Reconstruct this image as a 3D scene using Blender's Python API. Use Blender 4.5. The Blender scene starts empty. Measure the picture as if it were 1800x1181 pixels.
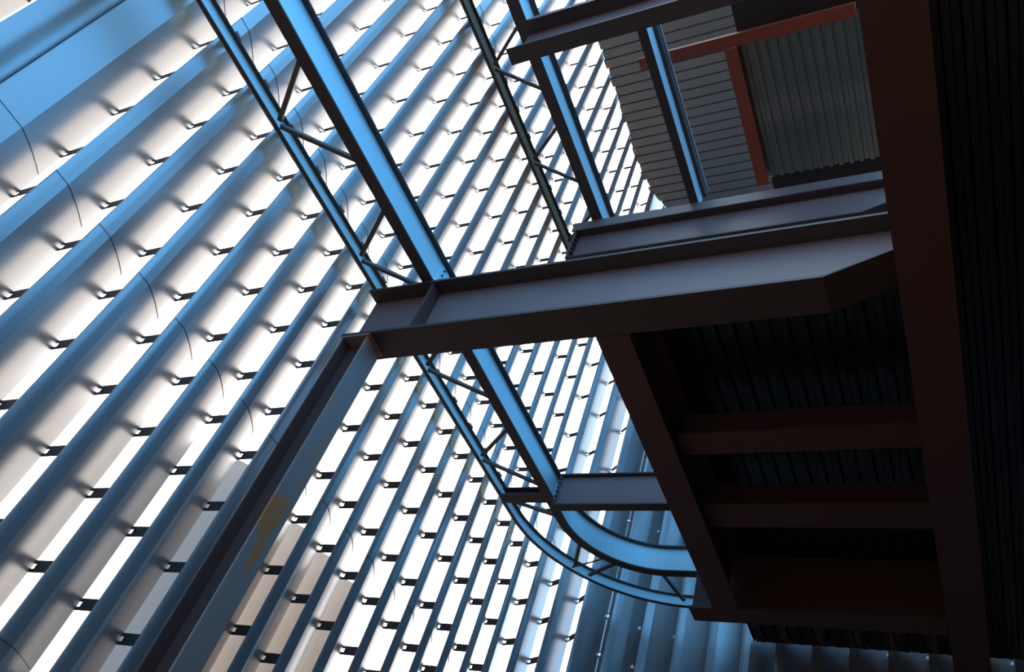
import bpy, math, random
from mathutils import Vector, Matrix
random.seed(7)
S=5.0; H0=1.6                      # 1 unit of the survey = 5 m, eye height 1.6 m
def W(x,y,z): return Vector((x*S,y*S,z*S+H0))
scn=bpy.context.scene; col=scn.collection
# ------------------------------------------------------------------ camera
R=[[0.373416,-0.884509,0.279649],[0.733360,0.096857,-0.672905],[0.568105,0.456357,0.684832]]
cd=bpy.data.cameras.new('camera'); cam=bpy.data.objects.new('camera',cd); col.objects.link(cam)
cd.sensor_width=36; cd.lens=1469.78/1800*36; cd.clip_start=.05; cd.clip_end=500
r,dn,fw=[Vector(v).normalized() for v in R]
M=Matrix.Identity(4)
for i in range(3): M[i][0]=r[i]; M[i][1]=-dn[i]; M[i][2]=-fw[i]; M[i][3]=(0,0,H0)[i]
cam.matrix_world=M; scn.camera=cam
# ------------------------------------------------------------------ sky
wd=bpy.data.worlds.new('sky'); scn.world=wd; wd.use_nodes=True
nt=wd.node_tree; nt.nodes.clear()
N=nt.nodes.new; L=nt.links.new
tc=N('ShaderNodeTexCoord'); nv=N('ShaderNodeVectorMath'); nv.operation='NORMALIZE'; L(tc.outputs['Generated'],nv.inputs[0])
sd=Vector((.22,.84,.48)).normalized()
dp=N('ShaderNodeVectorMath'); dp.operation='DOT_PRODUCT'; L(nv.outputs[0],dp.inputs[0]); dp.inputs[1].default_value=sd
rp=N('ShaderNodeValToRGB'); L(dp.outputs['Value'],rp.inputs['Fac'])
cr=rp.color_ramp; cr.interpolation='EASE'
cr.elements[0].position=.0; cr.elements[0].color=(.073,.26,.54,1)
cr.elements[1].position=.66; cr.elements[1].color=(1,.965,.93,1)
em=cr.elements.new(.36); em.color=(.21,.44,.68,1)
bg=N('ShaderNodeBackground'); L(rp.outputs['Color'],bg.inputs['Color']); bg.inputs['Strength'].default_value=4.8
wo=N('ShaderNodeOutputWorld'); L(bg.outputs[0],wo.inputs['Surface'])
scn.view_settings.view_transform='Standard'; scn.view_settings.look='None'
scn.view_settings.exposure=0.0; scn.view_settings.gamma=1; scn.view_settings.use_curve_mapping=False
# ------------------------------------------------------------------ materials
def mat(name,base,rough=.5,metal=0.0,var=.12,scale=3.0,rust=None,spec=.5,bump=0.0,stretch=(1,1,1),rustcut=.62):
    m=bpy.data.materials.new(name); m.use_nodes=True; t=m.node_tree; b=t.nodes['Principled BSDF']
    b.inputs['Roughness'].default_value=rough; b.inputs['Metallic'].default_value=metal
    b.inputs['Specular IOR Level'].default_value=spec
    g=t.nodes.new('ShaderNodeNewGeometry'); mp=t.nodes.new('ShaderNodeMapping'); mp.inputs['Scale'].default_value=stretch
    t.links.new(g.outputs['Position'],mp.inputs['Vector'])
    n=t.nodes.new('ShaderNodeTexNoise'); n.inputs['Scale'].default_value=scale; n.inputs['Detail'].default_value=5
    t.links.new(mp.outputs[0],n.inputs['Vector'])
    mx=t.nodes.new('ShaderNodeMixRGB')
    mx.inputs[1].default_value=(*[c*(1-var) for c in base],1); mx.inputs[2].default_value=(*[min(1,c*(1+var)) for c in base],1)
    t.links.new(n.outputs['Fac'],mx.inputs[0]); out=mx.outputs[0]
    if rust:
        n2=t.nodes.new('ShaderNodeTexNoise'); n2.inputs['Scale'].default_value=scale*2.2; n2.inputs['Detail'].default_value=6
        t.links.new(mp.outputs[0],n2.inputs['Vector'])
        r2=t.nodes.new('ShaderNodeValToRGB'); r2.color_ramp.elements[0].position=rustcut; r2.color_ramp.elements[1].position=rustcut+.08
        t.links.new(n2.outputs['Fac'],r2.inputs['Fac'])
        m2=t.nodes.new('ShaderNodeMixRGB'); t.links.new(r2.outputs['Color'],m2.inputs[0]); t.links.new(out,m2.inputs[1]); m2.inputs[2].default_value=(*rust,1); out=m2.outputs[0]
    t.links.new(out,b.inputs['Base Color'])
    if bump:
        bn=t.nodes.new('ShaderNodeBump'); bn.inputs['Strength'].default_value=bump; bn.inputs['Distance'].default_value=.01
        t.links.new(n.outputs['Fac'],bn.inputs['Height']); t.links.new(bn.outputs[0],b.inputs['Normal'])
    return m
M_sheet=mat('galvanised_sheet',(.50,.475,.455),rough=.34,metal=.6,var=.06,scale=.8,stretch=(2,2,.15))
M_girt=mat('pale_grey_steel_paint',(.62,.86,.90),rough=.5,metal=.2,var=.05,scale=1.5)
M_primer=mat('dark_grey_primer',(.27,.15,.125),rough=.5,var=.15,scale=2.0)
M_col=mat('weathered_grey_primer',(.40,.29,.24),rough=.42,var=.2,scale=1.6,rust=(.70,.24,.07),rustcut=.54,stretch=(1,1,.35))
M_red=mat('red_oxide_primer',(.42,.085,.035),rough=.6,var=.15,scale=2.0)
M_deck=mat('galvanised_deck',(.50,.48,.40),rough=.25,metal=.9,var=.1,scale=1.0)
M_roof=mat('galvanised_roof_deck',(.42,.41,.37),rough=.45,metal=.5,var=.1,scale=1.0)
M_slab=mat('dark_concrete',(.05,.04,.035),rough=.9,var=.2)
M_ground=mat('brown_earth',(.12,.07,.048),rough=.95,var=.3,scale=.7)
M_flange=mat('shaded_brown_flange',(.085,.058,.046),rough=.55,var=.1,scale=2.0)  # dark brown puts the shade of the flange undersides into the colour
M_floor=mat('shaded_steel_primer',(.12,.05,.036),rough=.55,var=.15,scale=2.0)  # darker primer copy, shade under the floor and in recesses is in the colour
M_deckdk=mat('shaded_galvanised_deck',(.10,.095,.09),rough=.28,metal=.9,var=.1,scale=1.0)  # deck metal darkened, the soffit's shadow is in the colour
M_chord=mat('olive_brown_paint',(.24,.13,.06),rough=.7,var=.1)
M_tab=mat('shaded_slot_bridge',(.05,.04,.035),rough=.6,var=.1)  # bridges face away from the light, their shade is in the colour
M_fin=mat('beige_panel',(.80,.70,.60),rough=.7,var=.05)
M_bolt=mat('dark_steel_bolt',(.05,.05,.055),rough=.4,metal=.5,var=.05)
# ------------------------------------------------------------------ helpers
def link(name,verts,faces,m,parent=None,smooth=False):
    me=bpy.data.meshes.new(name); me.from_pydata([tuple(v) for v in verts],[],faces); me.update()
    if m: me.materials.append(m)
    if smooth:
        for p in me.polygons: p.use_smooth=True
    o=bpy.data.objects.new(name,me); col.objects.link(o)
    if parent: o.parent=parent
    return o
def empty(name,label=None,cat=None,group=None,kind=None):
    o=bpy.data.objects.new(name,None); col.objects.link(o); o.empty_display_size=.2
    return tag(o,label,cat,group,kind)
def tag(o,label=None,cat=None,group=None,kind=None):
    if label: o['label']=label
    if cat: o['category']=cat
    if group: o['group']=group
    if kind: o['kind']=kind
    return o
def setbase(root,p):
    """put an Empty at the thing's base and keep its children where they are"""
    root.location=p
    for c in root.children:
        c.location=c.location-Vector(p)
BOXF=[(0,3,2,1),(4,5,6,7),(0,1,5,4),(1,2,6,5),(2,3,7,6),(3,0,4,7)]
def boxv(x0,x1,y0,y1,z0,z1):
    return [W(x0,y0,z0),W(x1,y0,z0),W(x1,y1,z0),W(x0,y1,z0),W(x0,y0,z1),W(x1,y0,z1),W(x1,y1,z1),W(x0,y1,z1)]
def box(name,x0,x1,y0,y1,z0,z1,m,parent=None):
    return link(name,boxv(x0,x1,y0,y1,z0,z1),BOXF,m,parent)
def boxes(name,lst,m,parent=None):
    v=[];f=[]
    for b in lst:
        k=len(v); v+=boxv(*b); f+=[tuple(i+k for i in q) for q in BOXF]
    return link(name,v,f,m,parent)
def bar(name,p,q,w,h,m,parent=None):
    """flat bar from p to q, w wide in plan, h high"""
    p=Vector(p);q=Vector(q); d=(q-p).normalized(); s=Vector((-d.y,d.x,0)).normalized()*w/2; u=Vector((0,0,h/2))
    v=[W(*(a+e)) for a in (p,q) for e in (-s-u,s-u,s+u,-s+u)]
    return link(name,v,[(0,1,2,3),(7,6,5,4),(0,4,5,1),(1,5,6,2),(2,6,7,3),(3,7,4,0)],m,parent)
def sweep(name,path,offs,m,parent=None,closed=True):
    """sweep a rectangle section offs=[(n0,n1,z0,z1)] along a plan path; n is measured to the left of travel"""
    v=[];f=[]
    P=[Vector((p[0],p[1])) for p in path]; nn=[]
    for i in range(len(P)):
        a=P[max(0,i-1)]; b=P[min(len(P)-1,i+1)]; d=(b-a).normalized(); nn.append(Vector((-d.y,d.x)))
    for (n0,n1,z0,z1) in offs:
        k=len(v)
        for p,n in zip(P,nn):
            for (o,z) in ((n0,z0),(n1,z0),(n1,z1),(n0,z1)):
                q=p+n*o; v.append(W(q.x,q.y,z))
        for i in range(len(P)-1):
            a=k+4*i; b=a+4
            for j in range(4): f.append((a+j,a+(j+1)%4,b+(j+1)%4,b+j))
        f.append((k,k+3,k+2,k+1)); e=k+4*(len(P)-1); f.append((e,e+1,e+2,e+3))
    return link(name,v,f,m,parent)
def ibeam(root,path,w,z0,z1,m,tf=.0032,tw=.0022,woff=0.0,mf=None):
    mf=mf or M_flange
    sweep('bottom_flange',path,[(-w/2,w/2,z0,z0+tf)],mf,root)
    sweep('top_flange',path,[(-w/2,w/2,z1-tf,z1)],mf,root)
    sweep('web',path,[(woff-tw/2,woff+tw/2,z0+tf,z1-tf)],m,root)
def hexbolt(p,axis,r,h,m,parent,name='bolt'):
    p=Vector(p); a=Vector(axis).normalized(); t=a.orthogonal().normalized(); b=a.cross(t); v=[];f=[]
    for k in (0,1):
        for i in range(6):
            an=i*math.pi/3; q=p+a*(h*k)+(t*math.cos(an)+b*math.sin(an))*r; v.append(W(*q))
    for i in range(6): f.append((i,(i+1)%6,6+(i+1)%6,6+i))
    f+=[tuple(range(5,-1,-1)),tuple(range(6,12))]
    return link(name,v,f,m,parent)
# ------------------------------------------------------------------ ground
def plane(name,x0,x1,y0,y1,z,m): return link(name,[W(x0,y0,z),W(x1,y0,z),W(x1,y1,z),W(x0,y1,z)],[(0,1,2,3)],m)
g=plane('floor',-30,30,-30,30,-.32,M_ground); tag(g,'bare brown ground below the steel frame',kind='structure')
# ------------------------------------------------------------------ corrugated screen walls
PIT=.0858; X0=.2385; CX,CY,RR=1.60,.60,.40; DEP=.038; PIT2=.0858
TABS_LO=[-.20,-.09,.02,.13,.245,.355,.469,.578,.680,.777,.892,1.001,1.112]
TABS_HI=[1.285,1.425,1.560,1.717,1.861,2.008,2.158,2.314,2.46,2.612,2.775]
ZR=[(-.32,.2625),(.2625,.7245),(.7245,1.205),(1.205,2.08),(2.08,2.95)]
prof=[(0.0,.0008),(.0009,0.0),(.0110,0.0),(.0226,0.0),None,(.0226,0.0)]
for i in range(1,11):
    t=i/10; prof.append((.0226+(PIT-.0226)*t,.0371*(.66*t+.34*t*t)))
def surf(s):
    """point and outward normal of the crest line at distance s along the facade"""
    a=X0+s-CX
    if a<=0: return Vector((X0+s,1.0)),Vector((0,1))
    th=a/RR
    if th<math.pi/2: n=Vector((math.sin(th),math.cos(th))); return Vector((CX,CY))+n*RR,n
    return Vector((CX+RR,CY-(a-RR*math.pi/2))),Vector((1,0))
def sheet(k,z0,z1,parent):
    v=[];f=[]
    s0=k*PIT
    def pt(s,n,z):
        p,nr=surf(s0+s); q=p+nr*n; return W(q.x,q.y,z)
    zt=z1+.004
    pf=prof
    if k==-2: pf=[(0.0,.0008),(.0009,0.0),(.0240,0.0),(.0300,.0025),(.0370,.0060),(.0450,.0078),(.0590,.0080)]
    if k==-1: pf=[(-.0312,.0079),(-.0310,.0002),(-.030,0.0)]+prof[2:]
    brk=False; prev=None
    for p in pf:
        if p is None: prev=None; continue
        v.append(pt(p[0],p[1]-.0004,z0)); v.append(pt(p[0],p[1]+.0005,zt)); m_=len(v)
        if prev: f.append((m_-4,m_-3,m_-1,m_-2))
        prev=p
    nsm=len(f)
    tabs=[(t,.0086) for t in TABS_LO]+[(t,.0070) for t in TABS_HI]
    tabs=[(t,h) for t,h in tabs if z0<t-h and t+h<z1]
    dark=[]
    def q(n0,n1,a,b):
        if n1>.003 and k<19: dark.append(len(f))
        i=len(v); v.extend([pt(PIT,n0,a),pt(PIT,n1,a),pt(PIT,n1,b),pt(PIT,n0,b)]); f.append((i,i+1,i+2,i+3))
    if k!=-2: q(.0,.0028,z0,z1)
    else: tabs=[]
    za=z0
    if k>=19:
        zb=z0
        for t,h in tabs: q(.0028,.0350,zb,t-h*.42); zb=t+h*.42; q(.0028,.0305,t-h*.42,t+h*.42)
        q(.0028,.0350,zb,z1)
        if k>19: q(.0350,.0376,z0,z1)

    for t,h in tabs:
        if k<19:
            q(.0028,.0305,t-h,t+h)
            q(.0305,.0350,t-h,t-h*.42); q(.0305,.0350,t+h*.42,t+h)
        q(.0350,.0372,t-h,t-h*.42); q(.0350,.0372,t+h*.42,t+h)
    o=link('cladding_sheet',v,f,M_sheet,parent)
    o.data.materials.append(M_tab)
    for i in dark: o.data.polygons[i].material_index=1
    for i in range(nsm): o.data.polygons[i].use_smooth=True
    md=o.modifiers.new('thickness','SOLIDIFY'); md.thickness=.004; md.offset=0; md.use_rim=False
    return o
wl=empty('wall_left',kind='structure'); tag(wl,'tall screen wall of galvanised corrugated sheets with rows of vertical slots')
wc=empty('wall_corner',kind='structure'); tag(wc,'rounded corner of the slotted corrugated screen wall')
wr=empty('wall_right',kind='structure'); tag(wr,'corrugated screen wall beyond the rounded corner, mostly in shade under the floor')
for k in range(-5,39):
    par=wl if k<=15 else (wc if k<=22 else wr)
    for j,(a,b) in enumerate(ZR):
        if k>=26 and j>=3: continue
        if k<1 and j==0: continue
        sheet(k,a,b,par)
box('joint_strip',.1208,.1222,.9985,1.0080,-.32,2.95,M_bolt,wl)
# beige outer fins seen through the lower slots
fins=empty('trim_1',kind='structure'); tag(fins,'beige upright panels standing outside the lower slots of the screen wall')
for k in range(5,10):
    x=X0+k*PIT
    link('outer_panel',[W(x+PIT+.004,1.105,-.32),W(x+PIT+.075,1.050,-.32),W(x+PIT+.075,1.050,.703),W(x+PIT+.004,1.105,.703),
        W(x+PIT+.006,1.108,-.32),W(x+PIT+.077,1.053,-.32),W(x+PIT+.077,1.053,.703),W(x+PIT+.006,1.108,.703)],BOXF,M_fin,fins)
# ------------------------------------------------------------------ lower wind truss along the wall
def arc(cx,cy,r,a0,a1,n):   # angle from +y towards +x
    return [(cx+r*math.sin(math.radians(a0+(a1-a0)*i/n)),cy+r*math.cos(math.radians(a0+(a1-a0)*i/n))) for i in range(n+1)]
# straight wide-flange girder (travel +x, left side is +y)
t=empty('wind_girder','long pale blue-lit I-beam of the lower horizontal truss, running down to the corner','beam')
ibeam(t,[(-.3,.834),(1.425,.834)],.0235,1.083,1.1545,M_girt)
for xs in (.765,.803):
    pass
box('splice_plate',.757,.806,.8305,.8327,1.092,1.146,M_girt,t)
for xx in (.768,.779,.790,.798):
    for zz in (1.100,1.113,1.126,1.139):
        if (xx>.79)!=(xx<.77): hexbolt((xx,.8305,zz),(0,-1,0),.0026,.002,M_bolt,t)
setbase(t,W(-.3,.834,1.083))
t=empty('edge_channel','slim channel chord of the lower truss, bolted against the slotted wall','beam')
def channel(root,path,z0,z1,depth,m):
    sweep('web',path,[(-.0018,0,z0,z1)],m,root)
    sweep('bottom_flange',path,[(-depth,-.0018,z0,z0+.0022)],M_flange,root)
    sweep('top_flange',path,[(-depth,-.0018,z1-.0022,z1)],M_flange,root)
channel(t,[(-.3,.977),(1.42,.977)],1.102,1.134,.0095,M_girt)
for k in range(-5,14):
    box('wall_clip',X0+k*PIT+.003,X0+k*PIT+.019,.9665,.9995,1.1345,1.139,M_primer,t)
setbase(t,W(-.3,.977,1.10))
# lacing
M_lace=mat('dark_lacing_paint',(.12,.10,.09),rough=.45,var=.1)
def lace(p,q,z,label,group=None,w=.0085,h=.006):
    o=bar('lacing_bar',(p[0],p[1],z),(q[0],q[1],z),w,h,M_lace)
    tag(o,label,'brace',group); return o
NMS=['first','second','third','fourth','fifth','last']
nodes=[.396+.2915*i for i in range(0,4)]
for i,xn in enumerate(nodes):
    lace((xn-.004,.9640),(xn-.100,.848),1.112,'%s steep lacing bar of the lower truss, counted from the upper left'%NMS[i])
    lace((xn+.004,.9640),(xn+.104,.848),1.106,'%s shallow lacing bar of the lower truss, counted from the upper left'%NMS[i])
lace((1.432,.960),(1.500,.850),1.112,'slanted lacing bar just past the end strut of the lower truss')
# end strut
t=empty('end_strut','short grey strut tying the slim channel to the girder where the curve begins','beam')
ibeam(t,[(1.412,.968),(1.412,.848)],.032,1.100,1.122,M_primer); setbase(t,W(1.412,.9,1.10))
# curved continuation
t=empty('curved_girder','curved pale blue-lit I-beam following the rounded corner into the dark floor','beam')
ci=[(1.428,.834)]+arc(1.475,.630,.2045,0,90,18)+[(1.6795,.50)]
ibeam(t,ci,.0235,1.083,1.1545,M_girt)
setbase(t,W(1.475,.834,1.083))
t=empty('curved_channel','slim curved channel outside the curved girder at the rounded corner','beam')
co=[(1.422,.979)]+arc(1.485,.602,.377,0,90,24)+[(1.862,.50)]
channel(t,co,1.102,1.134,.0095,M_girt)
setbase(t,W(1.485,.979,1.102))
lace((1.592,.834),(1.702,.888),1.112,'short upright lacing bar between the two curved members',w=.009)
lace((1.660,.740),(1.736,.860),1.108,'crossing lacing bar from the curved girder down to the curved channel')
lace((1.680,.672),(1.840,.640),1.112,'thin lacing bar at the dark right end of the curved members')
lace((1.640,.755),(1.697,.892),1.104,'thin second diagonal of the crossed lacing at the curve',w=.003,h=.003)
# ------------------------------------------------------------------ upper wind truss
t=empty('wind_girder','I-beam of the upper horizontal truss with a light blue web, cut by the top crossbeam','beam')
ibeam(t,[(-.3,.834),(1.60,.834)],.031,1.908,2.003,M_girt); setbase(t,W(-.3,.834,1.908))
t=empty('edge_channel','dark slim chord of the upper truss, crossing the slotted wall','beam')
channel(t,[(-.3,.977),(1.60,.977)],1.936,1.985,.0095,M_chord)
for k in range(-5,16):
    box('wall_clip',X0+k*PIT+.003,X0+k*PIT+.019,.9665,.9995,1.985,1.990,M_primer,t)
setbase(t,W(-.3,.977,1.936))
un=[.42+.2875*i for i in range(0,4)]
for i,xn in enumerate(un):
    lace((xn-.005,.966),(xn-.095,.850),1.955,'%s steep lacing bar of the upper truss, counted from the top'%NMS[i],w=.009)
    lace((xn+.005,.966),(xn+.100,.850),1.950,'%s shallow lacing bar of the upper truss, counted from the top'%NMS[i],w=.009)
t=empty('infill_beam','slender beam with a bright web between the two upper crossbeams, in front of the ribbed roof','beam')
ibeam(t,[(.560,.555),(1.235,.555)],.0225,1.906,2.000,M_girt,tf=.003)
box('closure_strip',.560,1.235,.545,.547,2.0005,2.034,M_flange,t)
box('edge_strip',.560,1.235,.5420,.5445,2.026,2.030,M_girt,t)
setbase(t,W(.560,.555,1.906))
# ------------------------------------------------------------------ crossbeams towards the wall (travel +y, left side is -x)
def cross(label,xn,w,y0,y1,z0,z1,m,tf=.0050,cope=None):
    t=empty('crossbeam',label,'beam'); xc=xn+w/2
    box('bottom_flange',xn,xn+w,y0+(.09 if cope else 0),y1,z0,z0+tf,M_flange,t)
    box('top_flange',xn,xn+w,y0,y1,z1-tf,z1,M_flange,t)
    if cope:
        c=.09; tw=.0022
        v=[]
        for x in (xc-tw,xc+tw):
            v+=[W(x,y1,z0+tf),W(x,y1,z1-tf),W(x,y0,z1-tf),W(x,y0,z0+.045),W(x,y0+c,z0+tf)]
        f=[(0,1,2,3,4),(9,8,7,6,5)]+[(i,(i+1)%5+0,(i+1)%5+5,i+5) for i in range(5)]
        link('web',v,f,m,t)
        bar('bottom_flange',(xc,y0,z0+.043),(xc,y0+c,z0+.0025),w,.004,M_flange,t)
    else: box('web',xc-.0018,xc+.0018,y0,y1,z0+tf,z1-tf,m,t)
    return t,xc
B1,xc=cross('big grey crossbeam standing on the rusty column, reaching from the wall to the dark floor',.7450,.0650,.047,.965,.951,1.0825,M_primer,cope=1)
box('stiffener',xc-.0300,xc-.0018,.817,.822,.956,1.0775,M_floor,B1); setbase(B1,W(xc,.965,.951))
B2,xc=cross('crossbeam with a bolted end plate just above the big grey one',1.185,.05,.047,.885,1.735,1.862,M_primer,tf=.004,cope=1)
box('edge_strip',1.187,1.192,.047,.900,1.8625,1.900,M_primer,B2)
box('end_plate',1.186,1.236,.885,.8885,1.735,1.862,M_primer,B2)
for i in range(6):
    for xx in (1.1935,1.2005): hexbolt((xx,.885,1.75+i*.0195),(0,-1,0),.0035,.006,M_bolt,B2)
setbase(B2,W(xc,.885,1.735))
B3=empty('crossbeam','topmost brown crossbeam entering at the upper edge, its ragged end left of the girder','beam'); xc=.618
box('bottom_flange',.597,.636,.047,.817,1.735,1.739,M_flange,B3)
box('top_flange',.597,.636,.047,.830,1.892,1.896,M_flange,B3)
box('web',.632,.636,.047,.817,1.739,1.892,M_primer,B3)
box('edge_strip',.5955,.5968,.047,.800,1.885,1.899,M_primer,B3)
setbase(B3,W(xc,.817,1.735))
B4,xc=cross('short grey crossbeam bolted to the girder where the curve begins',1.390,.0240,.4925,.8215,1.066,1.1545,M_primer,tf=.0035)
box('end_plate',1.392,1.412,.8195,.8222,1.071,1.151,M_primer,B4)
for i in range(6): hexbolt((1.394,.8215,1.080+i*.0125),(-1,-.6,0),.0035,.007,M_bolt,B4)
setbase(B4,W(xc,.83,1.066))
# ------------------------------------------------------------------ column (H section, flanges face the wall and the hall)
t=empty('column','rust-streaked grey H-section steel column under the left end of the big crossbeam','column')
ya,yb=.905,.962; xa,xb=.7500,.7950
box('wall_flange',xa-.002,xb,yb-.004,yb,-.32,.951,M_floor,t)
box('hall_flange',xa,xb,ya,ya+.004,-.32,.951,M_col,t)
box('web',(xa+xb)/2-.0015,(xa+xb)/2+.0015,ya+.004,yb-.004,-.32,.951,M_floor,t)  # web and wall flange coloured dark for the shade of the recess
box('cap_plate',xa-.004,xb+.004,ya-.004,yb+.002,.9475,.951,M_col,t)
box('base_plate',xa-.01,xb+.01,ya-.01,yb+.008,-.32,-.316,M_col,t)
setbase(t,W((xa+xb)/2,(ya+yb)/2,-.32))
# ------------------------------------------------------------------ floor girders
def girder(label,x0,x1,y0,y1,z0,z1,m,tf=.005):
    t=empty('floor_girder',label,'beam'); yc=(y0+y1)/2
    box('bottom_flange',x0,x1,y0,y1,z0,z0+tf,m,t); box('top_flange',x0,x1,y0,y1,z1-tf,z1,m,t)
    box('web',x0,x1,yc-.0018,yc+.0018,z0+tf,z1-tf,m,t); setbase(t,W(x0,yc,z0)); return t
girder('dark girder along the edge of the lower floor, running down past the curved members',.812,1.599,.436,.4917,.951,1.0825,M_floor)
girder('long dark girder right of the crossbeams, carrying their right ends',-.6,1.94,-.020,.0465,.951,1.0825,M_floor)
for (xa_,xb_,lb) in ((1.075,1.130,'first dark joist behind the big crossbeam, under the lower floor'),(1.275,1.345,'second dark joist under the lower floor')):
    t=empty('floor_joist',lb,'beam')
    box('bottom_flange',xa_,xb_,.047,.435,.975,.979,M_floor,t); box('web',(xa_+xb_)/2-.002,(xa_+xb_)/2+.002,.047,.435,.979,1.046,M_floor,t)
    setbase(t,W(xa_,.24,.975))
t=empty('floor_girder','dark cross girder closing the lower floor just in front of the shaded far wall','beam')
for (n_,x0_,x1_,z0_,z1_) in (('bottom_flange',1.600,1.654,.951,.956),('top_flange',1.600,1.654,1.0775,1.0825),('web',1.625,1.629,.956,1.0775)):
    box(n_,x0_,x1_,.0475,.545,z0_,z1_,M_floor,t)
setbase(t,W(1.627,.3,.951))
# ------------------------------------------------------------------ metal decks
def deck_x(name,x0,x1,y0,y1,z,pitch,m,parent,h=.009):
    """trapezoidal deck, ribs along x, as one panel per rib"""
    n=int(round((y1-y0)/pitch))
    for i in range(n):
        a=y1-(i+1)*pitch
        pr=[(a,z),(a+pitch*.38,z),(a+pitch*.50,z+h),(a+pitch*.88,z+h),(a+pitch,z)]
        v=[];f=[]
        for (yy,zz) in pr: v+=[W(x0,yy,zz),W(x1,yy,zz)]
        for j in range(4): f.append((2*j,2*j+1,2*j+3,2*j+2))
        link(name,v,f,m,parent)
c1=empty('ceiling_lower',kind='structure'); c1.name='ceiling'; tag(c1,'dark ribbed steel deck under the lower floor slab')
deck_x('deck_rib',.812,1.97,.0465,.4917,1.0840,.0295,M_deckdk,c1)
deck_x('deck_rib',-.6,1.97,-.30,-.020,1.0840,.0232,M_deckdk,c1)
box('slab',.812,1.985,-.30,.49,1.0935,1.12,M_slab,c1); box('slab',-.6,.812,-.30,.045,1.0935,1.12,M_slab,c1)
c2=empty('ceiling',kind='structure'); tag(c2,'small ribbed steel deck panel framed in red steel, under the upper floor')
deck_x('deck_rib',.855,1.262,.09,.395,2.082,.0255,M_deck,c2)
box('slab',.66,1.97,.09,.382,2.097,2.12,M_slab,c2)
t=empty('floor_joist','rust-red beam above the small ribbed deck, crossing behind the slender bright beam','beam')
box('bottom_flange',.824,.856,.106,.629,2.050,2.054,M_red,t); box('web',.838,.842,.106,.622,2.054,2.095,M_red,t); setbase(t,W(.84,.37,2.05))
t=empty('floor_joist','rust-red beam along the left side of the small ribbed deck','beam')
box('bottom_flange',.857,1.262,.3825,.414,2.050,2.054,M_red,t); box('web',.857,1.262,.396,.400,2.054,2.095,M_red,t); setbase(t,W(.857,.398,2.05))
# roof deck, ribs along y, one panel per rib, cut to the curved facade
c3=empty('ceiling',kind='structure'); tag(c3,'pale ribbed roof deck above the upper truss, its left edge wavy against the wall')
zr=2.865; pr_=.0374
def roof_end(x):
    if x<=CX: return 1.0
    d=x-CX
    return CY+math.sqrt(max(0,RR*RR-d*d)) if d<RR else CY
x=.86
while x<1.96:
    jag=random.uniform(-.006,.008)
    v=[];f=[]
    for (dx,dz) in ((0,.008),(.003,.008),(.0045,0),(pr_-.0015,0),(pr_,.008)):
        xx=x+dx; v+=[W(xx,-.3,zr+dz),W(xx,roof_end(xx)+jag,zr+dz)]
    for j in range(4): f.append((2*j,2*j+1,2*j+3,2*j+2))
    link('roof_rib',v,f,M_roof,c3); x+=pr_
box('slab',.86,1.96,-.3,.60,zr+.010,zr+.03,M_slab,c3)
box('slab',.86,1.60,.60,.99,zr+.010,zr+.03,M_slab,c3)
# unseen walls added to keep low sky light out of the hall
b=box('blocker_wall_back',-1.4,2.0,-.33,-.30,-.32,1.08,M_slab); tag(b,'unseen dark wall added on the right to block light',kind='structure')
b=box('blocker_wall_back',.80,2.0,-.33,-.30,1.125,2.09,M_slab); tag(b,'unseen dark upper wall added on the right to block light',kind='structure')
b=box('blocker_wall_front',-1.43,-1.4,-.33,1.2,-.32,.50,M_slab); tag(b,'unseen dark wall added behind the viewer to block light',kind='structure')
